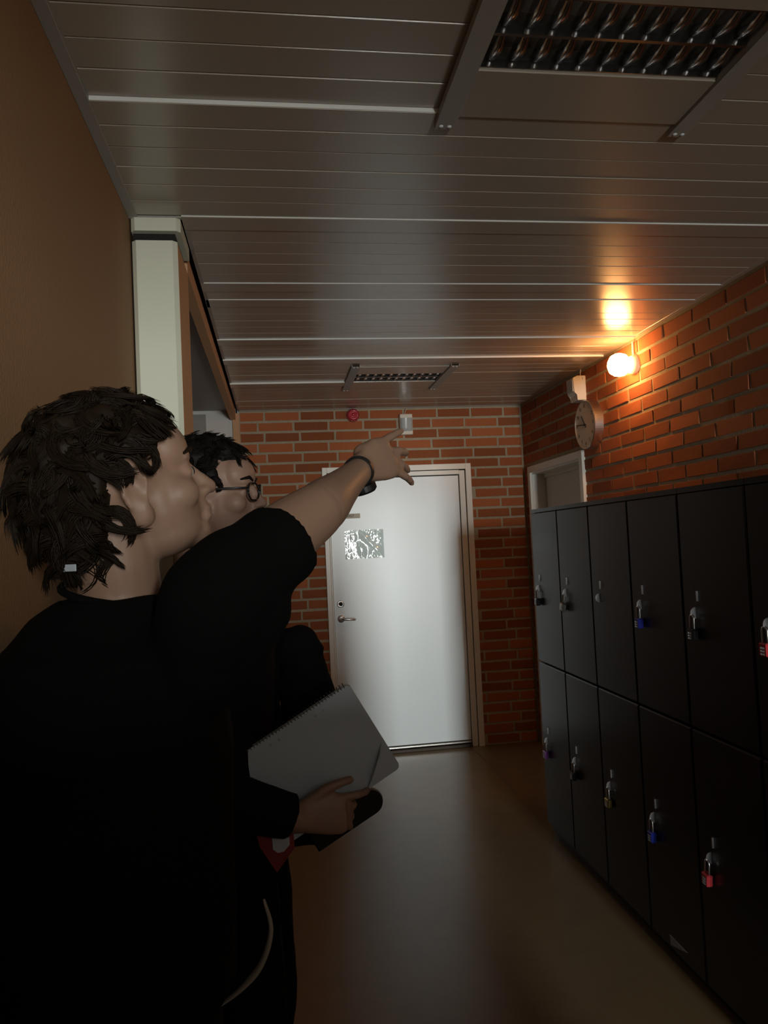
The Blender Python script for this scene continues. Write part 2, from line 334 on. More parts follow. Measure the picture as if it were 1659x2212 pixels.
# signs and pocket on the door
s = thing('name_sign', 'long tan strip sign reading GV-0457 at the top of the white door', 'sign', (.507, D+.012, 1.757))
bx('plate', (-.109, -.004, -.0175), (.109, 0, .0175), M['tan'], s, .0008)
text('lettering', 'GV-0457', .026, M['ink'], s, (.015, -.0042, 0), (PI/2, 0, 0))
s = thing('room_sign', 'small tan plate reading A 60 under the strip sign', 'sign', (.452, D+.012, 1.718))
bx('plate', (-.030, -.004, -.018), (.030, 0, .018), M['tan'], s, .0008)
text('lettering', 'A 60', .030, M['ink'], s, (0, -.0042, 0), (PI/2, 0, 0))
s = thing('plastic_pocket', 'crinkled empty clear plastic pocket taped to the white door', 'plastic pocket', (.639, D+.0115, 1.545))
bm = bmesh.new(); nx, nz = 36, 26; g = {}
for i in range(nx+1):
    for j in range(nz+1):
        x = (i/nx-.5)*.29; z = (j/nz-.5)*.212
        ed = min(i, nx-i, j, nz-j)/6.0; ed = min(1, ed)
        h = .002+.009*ed*abs(noise.noise(Vector((x*13, z*9, 2.0))))+.006*math.exp(-((x-.05+.9*(z))/.02)**2)*ed+.002*noise.noise(Vector((x*60, z*60, 5)))*(1.2-ed)
        g[i, j] = bm.verts.new((x, -abs(h), z))
for i in range(nx):
    for j in range(nz): bm.faces.new((g[i, j], g[i+1, j], g[i+1, j+1], g[i, j+1]))
obj('film', bm, M['film'], s, smooth=True)
s = thing('switch_plate', 'white switch plate on the brick beside the white door, behind the forearm', 'switch', (.285, D-.004, 1.655))
bx('plate', (-.042, -.012, -.042), (.042, .004, .042), M['white'], s, .003); bx('rocker', (-.025, -.017, -.03), (.025, -.011, .03), M['white'], s, .002)
# ------------------------------------------------------------------ things on the end wall
s = thing('fire_alarm_sounder', 'round red fire alarm sounder high on the end brick wall', 'alarm', (.594, D, 2.503))
mm = Matrix.Rotation(PI/2, 4, 'X')
bm = bmesh.new(); lathe(bm, [(.001, -.005), (.048, -.005), (.048, .02), (.046, .026), (.001, .026)], 32, mm); obj('base', bm, M['red'], s, smooth=False)
bm = bmesh.new(); lathe(bm, [(.001, .025), (.044, .025), (.044, .04), (.036, .052), (.024, .055), (.023, .050), (.013, .050), (.012, .056), (.001, .057)], 32, mm); obj('grille', bm, M['red'], s, smooth=True)
for k in range(12):
    a = 2*PI*k/12; bm = bmesh.new(); box(bm, (-.002, -.0415, .038), (.002, -.026, .047)); bmesh.ops.transform(bm, matrix=Matrix.Rotation(a, 4, 'Y'), verts=bm.verts); obj('slot', bm, M['ink'], s)
s = thing('motion_sensor', 'white motion sensor with grey lens above the end door, pointed at', 'sensor', (.988, D, 2.4225))
bm = bmesh.new(); box(bm, (-.047, -.05, -.0775), (.047, .004, .0775), .004); obj('housing', bm, M['plastic'], s)
bm = bmesh.new(); prof = [(-.044, -.046)]+[(.044*math.cos(PI-PI*t/10), -.05-.022*math.sin(PI*t/10)) for t in range(11)]+[(.044, -.046)]
ring_loft(bm, [[Vector((x, y+(0 if z > -.04 else .010), z)) for x, y in prof] for z in (-.052, -.035, .046)]); obj('lens', bm, M['lens'], s, smooth=False)
bm = bmesh.new(); tube(bm, [(-.006, -.02, .076), (0, -.018, .10), (.010, -.012, .122), (.012, -.006, .131)], .0022, 6); obj('cable', bm, M['plastic'], s)
# ------------------------------------------------------------------ side door (behind the lockers)
d2 = bpy.data.objects.new('door_2', None); COL.objects.link(d2); d2.location = (XR, 4.87, 0); d2['kind'] = 'structure'
def sp_(name, lo, hi, m, bev=.0015):
    bm = bmesh.new(); box(bm, lo, hi, bev); bmesh.ops.translate(bm, verts=bm.verts, vec=(-XR, -4.87, 0)); return obj(name, bm, M[m], d2)
for lo, hi in (((XR-.018, 4.370, 0), (XR+.01, 4.418, 2.064)), ((XR-.018, 5.332, 0), (XR+.01, 5.380, 2.064)), ((XR-.018, 4.418, 2.016), (XR+.01, 5.332, 2.064))): sp_('architrave', lo, hi, 'frame_white')
for lo, hi in (((XR, 4.40, 0), (XR+.2, 4.422, 2.03)), ((XR, 5.328, 0), (XR+.2, 5.35, 2.03)), ((XR, 4.42, 2.004), (XR+.2, 5.33, 2.03))): sp_('jamb', lo, hi, 'frame_white')
sp_('stop', (XR+.085, 4.422, 1.975), (XR+.10, 5.328, 2.004), 'white')
sp_('leaf', (XR+.10, 4.425, 0.01), (XR+.14, 5.325, 1.985), 'white_wall')
sp_('handle', (XR+.05, 4.50, 1.0), (XR+.10, 4.52, 1.02), 'chrome', .004)
# ------------------------------------------------------------------ wall lamp
s = thing('wall_lamp', 'lit round opal wall lamp glowing orange on the right brick wall', 'lamp', (XR, 3.655, 2.42))
bm = bmesh.new(); lathe(bm, [(.001, -.005), (.05, -.005), (.05, .02), (.042, .034), (.03, .038), (.001, .038)], 28, Matrix.Rotation(-PI/2, 4, 'Y')); obj('base', bm, M['plastic'], s, smooth=True)
bm = bmesh.new(); lathe(bm, [(.001, .034), (.036, .034), (.04, .045), (.056, .062), (.061, .085), (.059, .108), (.048, .130), (.028, .143), (.001, .146)], 28, Matrix.Rotation(-PI/2, 4, 'Y')); obj('globe', bm, M['glow'], s, smooth=True)
bm = bmesh.new(); tube(bm, [(-.008, 0, .046), (-.008, 0, .12)], .005, 8); obj('cable', bm, M['plastic'], s)
# ------------------------------------------------------------------ sensor and clock on the right wall
s = thing('side_motion_sensor', 'white slope-fronted sensor box on the right brick wall above the clock', 'sensor', (XR, 4.345, 2.435))
bm = bmesh.new(); sec = [(.004, .075), (-.050, .075), (-.078, .062), (-.072, -.028), (-.055, -.040), (-.055, -.075), (.004, -.075)]
ring_loft(bm, [[Vector((x, y, z)) for x, z in sec] for y in (-.055, .055)])
bmesh.ops.bevel(bm, geom=list(bm.edges), offset=.0025, segments=1, affect='EDGES'); obj('housing', bm, M['plastic'], s)
bm = bmesh.new(); box(bm, (-.0795, -.045, -.02), (-.073, .045, .055), .002); obj('lens', bm, M['lens'], s)
text('marking', '1', .022, M['ink'], s, (-.018, -.0556, .055), (PI/2, 0, 0))
bm = bmesh.new(); tube(bm, [(-.015, -.02, .074), (-.014, -.022, .10), (-.010, -.02, .118)], .0025, 6); obj('cable', bm, M['plastic'], s)
ck = thing('wall_clock', 'round white wall clock with aluminium rim on the right brick wall', 'clock', (XR, 4.213, 2.195))
rotc = Matrix.Rotation(-PI/2, 4, 'Y')                                 # local +z of the turning becomes -x (into the corridor)
R_ = .146
bm = bmesh.new(); lathe(bm, [(.001, -.004), (R_-.004, -.004), (R_, .0), (R_, .052), (R_-.003, .056), (R_-.006, .056), (R_-.006, .051), (.001, .051)], 64, rotc); obj('rim', bm, M['alu'], ck)
bm = bmesh.new(); lathe(bm, [(.001, .0505), (R_-.0065, .0505), (R_-.0065, .0515), (.001, .0515)], 64, rotc); obj('dial', bm, M['clockface'], ck)
TR = Matrix(((0, 0, -1), (-1, 0, 0), (0, 1, 0))).to_euler()           # text reads from the corridor: right = -y, up = +z, out = -x
for h in range(1, 13):
    a = PI/2-2*PI*h/12; text('numeral', str(h), .028, M['ink'], ck, (-.0518, -.112*math.cos(a), .112*math.sin(a)), TR)
for h in range(60):
    a = 2*PI*h/60
    if h % 5 == 0:
        bm = bmesh.new(); box(bm, (-.0521, -.0012, .127), (-.0512, .0012, .136)); bmesh.ops.transform(bm, matrix=Matrix.Rotation(a, 4, 'X'), verts=bm.verts); obj('tick', bm, M['ink'], ck)
def hand(nm, frac, ln, wd, x):
    bm = bmesh.new(); box(bm, (x-.0008, -wd, -.022), (x+.0008, wd, ln)); bmesh.ops.transform(bm, matrix=Matrix.Rotation(2*PI*frac, 4, 'X'), verts=bm.verts); obj(nm, bm, M['ink'], ck)
hand('hour_hand', 10.77/12, .075, .0035, -.0535); hand('minute_hand', 46/60, .115, .0026, -.0555)
bm = bmesh.new(); lathe(bm, [(.001, .051), (.007, .051), (.007, .058), (.001, .058)], 16, rotc); obj('hub', bm, M['ink'], ck)
# ------------------------------------------------------------------ light fittings in the ceiling
def fitting(yc, xa, xb, label):
    s = thing('ceiling_light', label, 'ceiling light', ((xa+xb)/2, yc, HC), group='unlit louvre lights in the ceiling'); L = (xb-xa)/2
    for sx in (-1, 1):
        bm = bmesh.new(); c = sx*(L+.022); box(bm, (c-.024, -.325, -.014), (c+.024, .325, -.011), .0006)
        box(bm, (c-.024, -.325, -.011), (c-.021, .325, .004)); box(bm, (c+.021, -.325, -.011), (c+.024, .325, .004)); br = obj('bracket', bm, M['trim'], s)
        for sy_ in (-.312, .312):
            for dx in (-.010, .010):
                bm = bmesh.new(); ell(bm, (c+dx, sy_, -.014), (.0058, .0058, .003), None, 12, 6); obj('screw', bm, M['label_white'], br, smooth=True)
    bx('panel', (-L-.004, .110, -.006), (L+.004, .283, .002), M['plank'], s, .0006); bx('panel', (-L-.004, -.283, -.006), (L+.004, -.110, .002), M['plank'], s, .0006)
    bm = bmesh.new(); box(bm, (-L-.01, -.29, .06), (L+.01, .29, .075)); box(bm, (-L-.012, -.29, .0), (-L-.008, .29, .075)); box(bm, (L+.008, -.29, .0), (L+.012, .29, .075)); box(bm, (-L-.01, .112, .002), (L+.01, .114, .062)); box(bm, (-L-.01, -.114, .002), (L+.01, -.112, .062)); obj('housing', bm, M['trim'], s)
    for y0 in (-.109, -.004, .101):
        bm = bmesh.new(); sec = [(y0, 0), (y0+.008, 0), (y0+.0055, .02), (y0+.0045, .048), (y0+.0035, .048), (y0+.0025, .02)]
        ring_loft(bm, [[Vector((x, y, z-.002)) for y, z in sec] for x in (-L, L)]); obj('louvre_rail', bm, M['alu_gloss'], s)
    for row in (-.1, .005):
        n = 11
        for k in range(n):
            x = -L+(k+.6)*2*L/n; bm = bmesh.new(); rings = []
            for t in range(7):                                       # blade bellies down in the middle, like a bat-wing louvre
                y = row+.095*t/6; zz = .012*abs(t/3-1)**1.5; wdt = .010-.004*abs(t/3-1)
                rings.append([Vector((x-wdt, y, zz)), Vector((x+wdt, y, zz)), Vector((x+.004, y, zz+.022)), Vector((x+.001, y, .046)), Vector((x-.001, y, .046)), Vector((x-.004, y, zz+.022))])
            ring_loft(bm, rings); obj('louvre_blade', bm, M['alu_gloss'], s, smooth=True)
        bm = bmesh.new(); tube(bm, [(-L+.01, row+.047, .053), (L-.01, row+.047, .053)], .008, 10); obj('lamp_tube', bm, M['lens'], s)
fitting(1.400, 0.462, 1.020, 'large unlit louvre light in the ceiling nearest the camera')
fitting(4.465, 0.500, 1.030, 'small unlit louvre light in the ceiling near the end wall')
# ------------------------------------------------------------------ lockers
LW, LZT = .3683, 1.6875
ORD = ['far-end', 'second', 'third', 'fourth', 'fifth', 'sixth', 'seventh']
def make_locker():
    t = thing('locker', 'x', 'locker', (XK, 0, 0), group='row of navy two-door lockers')
    bm = bmesh.new()
    box(bm, (.02, .001, .06), (XR-XK-.012, LW-.001, LZT)); box(bm, (.001, .001, LZT-.018), (.022, LW-.001, LZT)); box(bm, (.03, .001, 0), (XR-XK-.012, LW-.001, .062)); obj('carcass', bm, M['locker'], t)
    for z0, z1, zh in ((.886+.004, LZT-.020, 1.329), (.045, .886-.004, .541)):
        bm = bmesh.new(); box(bm, (-.001, .0035, z0), (.019, LW-.0035, z1), .0042); d = obj('door', bm, M['locker'], t)
        yh = LW-.078
        bm = bmesh.new(); box(bm, (-.003, yh-.014, zh-.018), (-.0005, yh+.014, zh+.018), .0006); obj('latch_plate', bm, M['locker'], d)
        bm = bmesh.new(); box(bm, (-.0075, yh-.0180, zh-.017), (-.0005, yh-.0140, zh+.017), .0006); obj('latch_edge', bm, M['chrome'], d)
        bm = bmesh.new(); rings = []
        for sx in (-.0012, .0012):                                   # half-moon staple the padlock hangs from
            rings.append([Vector((-.0005-.019*math.sin(PI*q/12), yh+.004+sx, zh-.056+.019*math.cos(PI*q/12))) for q in range(13)])
        ring_loft(bm, rings); obj('staple', bm, M['chrome'], d)
    return t
lk0 = make_locker()
def copy_tree(o, parent=None):
    c = o.copy(); COL.objects.link(c)
    if parent: c.parent = parent; c.matrix_parent_inverse = o.matrix_parent_inverse.copy()
    for ch in list(o.children): copy_tree(ch, c)
    return c
trees = [lk0]+[copy_tree(lk0) for _ in range(6)]
for i, t in enumerate(trees):
    t.location.y = 3.833-LW*(i+1)
    t['label'] = 'navy two-door steel locker, '+('at the far end of the row, beside the side door' if i == 0 else ORD[i]+' from the far end of the row')
def padlock(col, i, zh, tilt, label, body=(.019, .034, .011)):
    y = 3.833-LW*(i+1)+LW-.074
    t = thing('padlock', label, 'padlock', (XK-.015, y, zh-.058), group='padlocks on the locker doors')
    t.rotation_euler = (tilt, 0, 0)
    bm = bmesh.new(); pts = [(0, -.0115, -.052), (0, -.0115, -.016)]+[(0, -.0115*math.cos(PI*q/8), -.016+.0125*math.sin(PI*q/8)) for q in range(1, 8)]+[(0, .0115, -.016), (0, .0115, -.052)]
    tube(bm, pts, .0031, 8); obj('shackle', bm, M['chrome'], t, smooth=True)
    bm = bmesh.new(); box(bm, (-body[2], -body[0], -.052-body[1]), (body[2], body[0], -.048), .004); obj('body', bm, M[col], t)
    for q in range(3):
        bm = bmesh.new(); z = -.062-q*.0085; lathe(bm, [(.0005, z-.0024), (body[2]+.0022, z-.0024), (body[2]+.0022, z+.0024), (.0005, z+.0024)], 12, Matrix.Diagonal((1.0, 1.35, 1, 1))); obj('dial', bm, M['dial'], t)
UP, LO = 1.329, .541
padlock('lk_black', 0, UP, .02, 'black padlock on the upper door of the far-end locker')
padlock('steel', 1, UP, .22, 'silver tilted padlock on the upper door of the second locker')
padlock('lk_blue', 3, UP, .0, 'blue combination padlock on the upper door of the fourth locker')
padlock('lk_black', 4, UP, .03, 'black combination padlock with bright dials on the fifth locker, upper door')
padlock('lk_red', 5, UP, .0, 'red padlock at the picture edge on the sixth locker, upper door')
padlock('lk_purple', 0, LO, .03, 'purple padlock on the lower door of the far-end locker')
padlock('lk_black', 1, LO, .12, 'black padlock on the lower door of the second locker')
padlock('brass', 2, LO, .0, 'brass padlock on the lower door of the third locker')
padlock('lk_blue', 3, LO, .0, 'blue padlock on the lower door of the fourth locker')
padlock('lk_red', 4, LO, .12, 'red tilted padlock on the lower door of the fifth locker')
bm = bmesh.new(); ring_loft(bm, [[Vector((XK+x, y, z)) for y, z in ((2.586, .092), (2.582, .058), (2.470, .0885))] for x in (-.0035, -.0015)])
tag(obj('paper_scrap', bm, M['paper']), 'small white torn paper triangle stuck low on the fourth locker', 'paper')
# ------------------------------------------------------------------ people
def frame(loc, ang, pitch=0.0, roll=0.0): return Matrix.Translation(loc) @ Matrix.Rotation(ang, 4, 'Z') @ Matrix.Rotation(-pitch, 4, 'Y') @ Matrix.Rotation(roll, 4, 'X')
def sub_bm(bm, fn, m):
    b2 = bmesh.new(); fn(b2); bmesh.ops.transform(b2, matrix=m, verts=b2.verts); me = bpy.data.meshes.new('tmp'); b2.to_mesh(me); b2.free(); bm.from_mesh(me); bpy.data.meshes.remove(me)
def head_shape(b):
    ell(b, (-.018, 0, .035), (.098, .076, .092), None, 28, 18)
    ell(b, (.028, 0, -.022), (.066, .062, .082)); ell(b, (.030, 0, -.068), (.056, .052, .036)); ell(b, (.074, 0, -.092), (.021, .024, .017))
    ell(b, (.058, 0, .045), (.042, .060, .048)); ell(b, (.080, 0, .026), (.017, .050, .011))
    tube(b, [(.090, 0, .016), (.103, 0, -.006), (.114, 0, -.024)], [.0075, .009, .0115], 10); ell(b, (.101, .011, -.028), (.012, .008, .008)); ell(b, (.101, -.011, -.028), (.012, .008, .008))
    ell(b, (.089, 0, -.044), (.012, .022, .013)); ell(b, (.0955, 0, -.053), (.009, .021, .006)); ell(b, (.0935, 0, -.0645), (.009, .019, .0065)); ell(b, (.082, 0, -.078), (.012, .022, .010))
    for s_ in (-1, 1):
        ell(b, (.056, .042*s_, -.022), (.030, .022, .026)); ell(b, (.079, .031*s_, .005), (.011, .016, .010))
        R = Matrix.Rotation(.35*s_, 3, 'Z') @ Matrix.Rotation(-.15, 3, 'Y')
        ell(b, (-.008, .078*s_, -.004), (.018, .006, .029), R); 
        pts = [(-.004-.017*math.cos(a)-.002, (.083+.004*math.sin(a))*s_, .0+.029*math.sin(a)) for a in [-.9+i*(PI+.9)/12 for i in range(13)]]
        tube(b, pts, .0042, 6); ell(b, (-.002, .0775*s_, -.030), (.010, .008, .013)); ell(b, (-.006, .070*s_, -.034), (.018, .013, .018))
def hand_shape(b, fingers, thumb):
    # right hand: +X along the fingers, +Y to the thumb, +Z the back of the hand; origin at the wrist
    rings = []
    for x, w_, t_, yc in ((-.02, .027, .020, 0), (.0, .028, .019, 0), (.025, .036, .018, .002), (.055, .042, .016, .001), (.078, .042, .0135, -.001), (.092, .036, .010, -.002)):
        rings.append([Vector((x, yc+w_*math.copysign(abs(math.cos(a))**.75, math.cos(a)), t_*math.copysign(abs(math.sin(a))**.8, math.sin(a)))) for a in [2*PI*i/20 for i in range(20)]])
    ring_loft(b, rings); ell(b, (.034, .026, -.008), (.030, .017, .016))
    def digit(base, dirv, lens, rad, curls, palm):
        p = Vector(base); d = Vector(dirv).normalized(); ax = d.cross(Vector(palm)).normalized(); pts = [p-d*.012, p]; rr = [rad*1.05, rad*1.05]
        for ln, cu, q in zip(lens, curls, (1.0, .93, .84)):
            d = Matrix.Rotation(cu, 3, ax) @ d; pts.append(p+d*ln*.5); rr.append(rad*q*.97); p = p+d*ln; pts.append(p); rr.append(rad*q)
        tube(b, pts, rr, 12)
    for (yb, spread, sc, rad, cu) in fingers:
        digit((.082-.10*abs(yb-.008)*1.0, yb, .001), (math.cos(spread), math.sin(spread), 0), (.043*sc, .027*sc, .021*sc), rad, cu, (0, 0, -1))
    tb, td, tc = thumb; digit(tb, td, (.036, .030, .024), .0108, tc, (.2, -.9, -.3))
def limb(b, pts, radii, seg=18): tube(b, pts, radii, seg)
def interp(pts, n=4):
    P = [Vector(p) for p in pts]; out = []
    for i in range(len(P)-1):
        p0, p1, p2, p3 = P[max(i-1, 0)], P[i], P[i+1], P[min(i+2, len(P)-1)]
        for k in range(n):
            t = k/n; out.append(.5*((2*p1)+(-p0+p2)*t+(2*p0-5*p1+4*p2-p3)*t*t+(-p0+3*p1-3*p2+p3)*t**3))
    out.append(P[-1]); return out
def torso_rings(base, ang, levels, grow=0.0):
    ca, sa = math.cos(ang), math.sin(ang); rings = []
    for z, cx, rx, ry in levels:                                     # cx forward shift, rx half depth, ry half width
        ring = []
        for i in range(28):
            a = 2*PI*i/28; x = cx+(rx+grow)*math.copysign(abs(math.cos(a))**.85, math.cos(a)); y = (ry+grow)*math.copysign(abs(math.sin(a))**.8, math.sin(a))
            ring.append(Vector((base[0]+x*ca-y*sa, base[1]+x*sa+y*ca, z)))
        rings.append(ring)
    return rings
def locks(b, hm, n, guides, length, curl, turns, keep, seed, rad=.002, droop=.3, lift=.75):
    # strands gather into curls: every strand follows the curl of its nearest guide and closes up to it towards the tip
    rnd = random.Random(seed); ga = PI*(3-math.sqrt(5))
    def roots(m, jit):
        out = []
        for i in range(m):
            z = 1-2*(i+.5)/m; r = math.sqrt(1-z*z); a = ga*i+rnd.uniform(-jit, jit); d = Vector((r*math.cos(a), r*math.sin(a), z))
            p = Vector((-.018+.098*d.x, .078*d.y, .035+.094*d.z))
            if d.z < 0: p.z = .035+.125*d.z
            L_ = keep(p, d, rnd)
            if L_ > 0: out.append((p, d, L_))
        return out
    G = roots(guides, .5); gp = np.array([g[0] for g in G]); gn, gt, gb, gl = [], [], [], []
    for p, d, L_ in G:
        nrm = Vector((d.x/.098, d.y/.078, d.z/.094)).normalized(); t = Vector((rnd.uniform(-1, 1), rnd.uniform(-1, 1), rnd.uniform(-.9, .25))); t = (t-nrm*t.dot(nrm)).normalized()
        gn.append(nrm); gt.append(t); gb.append(nrm.cross(t)); gl.append((L_*length*rnd.uniform(.75, 1.3), rnd.uniform(0, 6.28), rnd.choice((-1, 1))*rnd.uniform(.75, 1.2), rnd.uniform(.7, 1.25)))
    gn, gt, gb, gl = map(np.array, (gn, gt, gb, gl))
    P = np.array([r[0] for r in roots(n, .3)]); idx = np.array([int(((gp-q)**2).sum(1).argmin()) for q in P]); m = len(P)
    NR, T, B_, LL = gn[idx], gt[idx], gb[idx], gl[idx]; rs = np.random.RandomState(seed)
    Ln = LL[:, :1]*rs.uniform(.82, 1.1, (m, 1)); ph = LL[:, 1:2]+rs.uniform(-.35, .35, (m, 1)); w_ = LL[:, 2:3]; cs_ = LL[:, 3:4]
    off = P-gp[idx]; N, S = 12, 3; V = np.zeros((m, N, S, 3))
    for k in range(N):
        t = k/(N-1); cur = curl*cs_*(.15+1.0*t)
        q = gp[idx]+off*(1-.62*t)+NR*(Ln*(lift*t-.32*t*t))+T*Ln*.6*t*t+np.array((0, 0, -1.0))*droop*Ln*t*t+(T*(np.cos(ph+w_*turns*t)-np.cos(ph))+B_*(np.sin(ph+w_*turns*t)-np.sin(ph)))*cur
        rr = rad*(1.1-.6*t) if k < N-1 else rad*.1
        for j in range(S):
            an = 2*PI*j/S; V[:, k, j] = q+(B_*math.cos(an)+(NR*.5-T*.6)*math.sin(an))*rr
    R = np.array(hm.to_3x3()); V = V.reshape(-1, 3) @ R.T+np.array(hm.translation)
    base = (np.arange(m)*N*S)[:, None, None, None]; k_ = np.arange(N-1)[None, :, None, None]*S; j0 = np.arange(S)[None, None, :, None]
    quad = np.concatenate([k_+j0, k_+(j0+1) % S, k_+S+(j0+1) % S, k_+S+j0], axis=3); F = (base+quad).reshape(-1, 4)
    me = bpy.data.meshes.new('tmp'); me.from_pydata(V.tolist(), [], F.tolist()); b.from_mesh(me); bpy.data.meshes.remove(me)
def wavy_cap(b, hm, keep, grow, seed):
    # close cap of hair over the skull, its surface waved into tufts
    b2 = bmesh.new(); bmesh.ops.create_icosphere(b2, subdivisions=5, radius=1.0); rnd = random.Random(seed); dead = []
    for v in b2.verts:
        d = v.co.copy(); p = Vector((-.018+.098*d.x, .078*d.y, .035+.094*d.z))
        if d.z < 0: p.z = .035+.125*d.z
        L_ = keep(p, d, None); nrm = Vector((d.x/.098, d.y/.078, d.z/.094)).normalized()
        h = grow*max(L_, 0)*(.62+.5*noise.noise(d*5+Vector((seed, 0, 0)))) if L_ > 0 else -.012
        v.co = hm @ (p+nrm*h)
    me = bpy.data.meshes.new('tmp'); b2.to_mesh(me); b2.free(); b.from_mesh(me); bpy.data.meshes.remove(me)
def hollow_ears(o, hm):                                              # press the bowl of each ear inward, open the eye sockets a little
    nv = len(o.data.vertices); co = np.empty(nv*3); o.data.vertices.foreach_get('co', co); co = co.reshape(-1, 3)
    R = np.array(hm.to_3x3()); L_ = (co-np.array(hm.translation)) @ R
    for s_ in (-1, 1):
        out = L_[:, 1]*s_ > .070
        for c, r, dpt in (((-.001, .004), .0115, .0075), ((-.008, .016), .008, .003), ((.002, -.010), .007, .004)):
            g = np.exp(-((L_[:, 0]-c[0])**2+(L_[:, 2]-c[1])**2)/(r*r))*out; L_[:, 1] -= s_*dpt*g
    o.data.vertices.foreach_set('co', (L_ @ R.T+np.array(hm.translation)).ravel()); o.data.update()
def shoe(b, c, ang):
    m = Matrix.Translation(c) @ Matrix.Rotation(ang, 4, 'Z'); rings = []
    for x, w_, h in ((-.075, .02, .05), (-.065, .034, .075), (-.02, .04, .085), (.04, .042, .07), (.10, .046, .055), (.15, .042, .045), (.185, .024, .03)):
        rings.append([m @ Vector((x, w_*math.cos(a), max(0.0, h*.5+h*.5*math.sin(a)*1.0) if math.sin(a) > -.5 else 0.0)) for a in [2*PI*i/16 for i in range(16)]])
    ring_loft(b, rings)
def leg_path(hip, knee, ankle): return interp([hip, (Vector(hip)*.5+Vector(knee)*.5), knee, (Vector(knee)*.6+Vector(ankle)*.4), ankle], 3)
def lerp_list(a, n):
    out = []
    for i in range(n):
        t = i/(n-1)*(len(a)-1); k = min(int(t), len(a)-2); out.append(a[k]+(a[k+1]-a[k])*(t-k))
    return out
# ---- person pointing (front)
p1 = thing('person', 'person in black T-shirt with curly brown hair pointing at the sensor', 'person', (-.21, 1.10, 0))
def world_child(o, root):                                            # keep world placement under an Empty that is not at the origin
    o.parent = root; o.matrix_parent_inverse = Matrix.Translation(-Vector(root.location)) if root.rotation_euler[2] == 0 else root.matrix_world.inverted(); return o
A1 = .20
H1 = frame((-.205, 1.095, 1.636), .36, .30)
NECK1 = (-.215, 1.105, 1.50)
body = bmesh.new()
sub_bm(body, head_shape, H1)
limb(body, [H1 @ Vector((-.035, 0, -.03)), H1 @ Vector((-.045, 0, -.09)), (-.222, 1.10, 1.50), (-.225, 1.10, 1.43)], [.056, .054, .057, .075])
LV1 = [(.90, -.01, .105, .165), (1.0, -.005, .095, .155), (1.12, 0, .095, .150), (1.26, .0, .112, .160), (1.36, -.010, .112, .160), (1.42, -.015, .090, .140), (1.46, -.01, .055, .08)]
ring_loft(body, torso_rings((-.215, 1.10), A1, LV1))
SH, EL, WR = Vector((-.080, .970, 1.486)), Vector((.062, 1.100, 1.603)), Vector((.154, 1.320, 1.684))
limb(body, interp([SH, SH*.5+EL*.5+Vector((0, 0, .008)), EL], 5), lerp_list([.060, .053, .047, .041], 11))
limb(body, interp([EL, EL*.65+WR*.35, WR], 5), lerp_list([.040, .040, .034, .027, .0230], 11))
X_ = (WR-EL).normalized(); X_ = (Vector((.266, 1.44, 1.738))-WR).normalized(); upd = Vector((-.10, .25, 1)); Y_ = (upd-X_*upd.dot(X_)).normalized(); Z_ = X_.cross(Y_)
HM1 = Matrix.Translation(WR+X_*.006) @ Matrix((X_, Y_, Z_)).transposed().to_4x4()
F1 = [(.029, .06, 1.02, .0090, (.06, .05, .04)), (.0095, -.20, 1.10, .0096, (.10, .20, .14)), (-.0095, -.38, 1.04, .0092, (.16, .22, .16)), (-.028, -.52, .92, .0084, (.14, .18, .14))]
sub_bm(body, lambda b: hand_shape(b, F1, ((.030, .030, -.010), (.75, .35, -.5), (.3, .45, .35))), HM1)
SL, ELL, WL = Vector((-.262, 1.270, 1.435)), Vector((-.290, 1.325, 1.130)), Vector((-.270, 1.315, .880))
limb(body, interp([SL, SL*.5+ELL*.5, ELL], 4), lerp_list([.060, .052, .044], 9)); limb(body, interp([ELL, ELL*.6+WL*.4, WL], 4), lerp_list([.042, .041, .027], 9))
XL_ = (WL-ELL).normalized(); YL = Vector((1, -.15, 0)); YL = (YL-XL_*YL.dot(XL_)).normalized(); ZL = XL_.cross(YL)
FR = [(.029, .08, 1.0, .0088, (.3, .35, .2)), (.0095, .0, 1.08, .0090, (.35, .4, .2)), (-.0095, -.05, 1.0, .0086, (.4, .45, .25)), (-.028, -.12, .85, .0078, (.45, .45, .25))]
MIR = Matrix.Diagonal((1, 1, -1, 1))
sub_bm(body, lambda b: hand_shape(b, FR, ((.030, .030, -.010), (.8, .5, -.35), (.15, .2, .2))), Matrix.Translation(WL) @ Matrix((XL_, YL, ZL)).transposed().to_4x4() @ MIR)
HR, KR, AR = Vector((-.195, 1.00, .90)), Vector((-.175, .985, .50)), Vector((-.215, .985, .09))
HL, KL, AL = Vector((-.235, 1.19, .90)), Vector((-.205, 1.21, .50)), Vector((-.240, 1.21, .09))
for a_, k_, n_ in ((HR, KR, AR), (HL, KL, AL)):
    q = leg_path(a_, k_, n_); limb(body, q, lerp_list([.085, .078, .058, .055, .038], len(q)))
    tube(body, [n_+Vector((-.04, 0, -.045)), n_+Vector((.03, 0, -.05)), n_+Vector((.12, .01, -.06))], [.03, .032, .022], 12)
o = remesh('body', body, M['skin'], .0045, 4); hollow_ears(o, H1); world_child(o, p1)
sh = bmesh.new()
ring_loft(sh, torso_rings((-.215, 1.10), A1, [(.975, -.022, .146, .186), (1.05, -.020, .143, .180), (1.15, -.018, .144, .178), (1.27, -.014, .146, .180), (1.36, -.020, .142, .180), (1.42, -.028, .128, .160), (1.465, -.022, .092, .105), (1.492, -.012, .064, .072)], .010))
SE = SH+(EL-SH)*.62
limb2 = interp([SH+Vector((-.022, .01, -.06)), SH, SH*.5+SE*.5+Vector((0, 0, .006)), SE], 4)
tube(sh, limb2, lerp_list([.060, .068, .066, .061, .0575], len(limb2)), 20, cap='none')
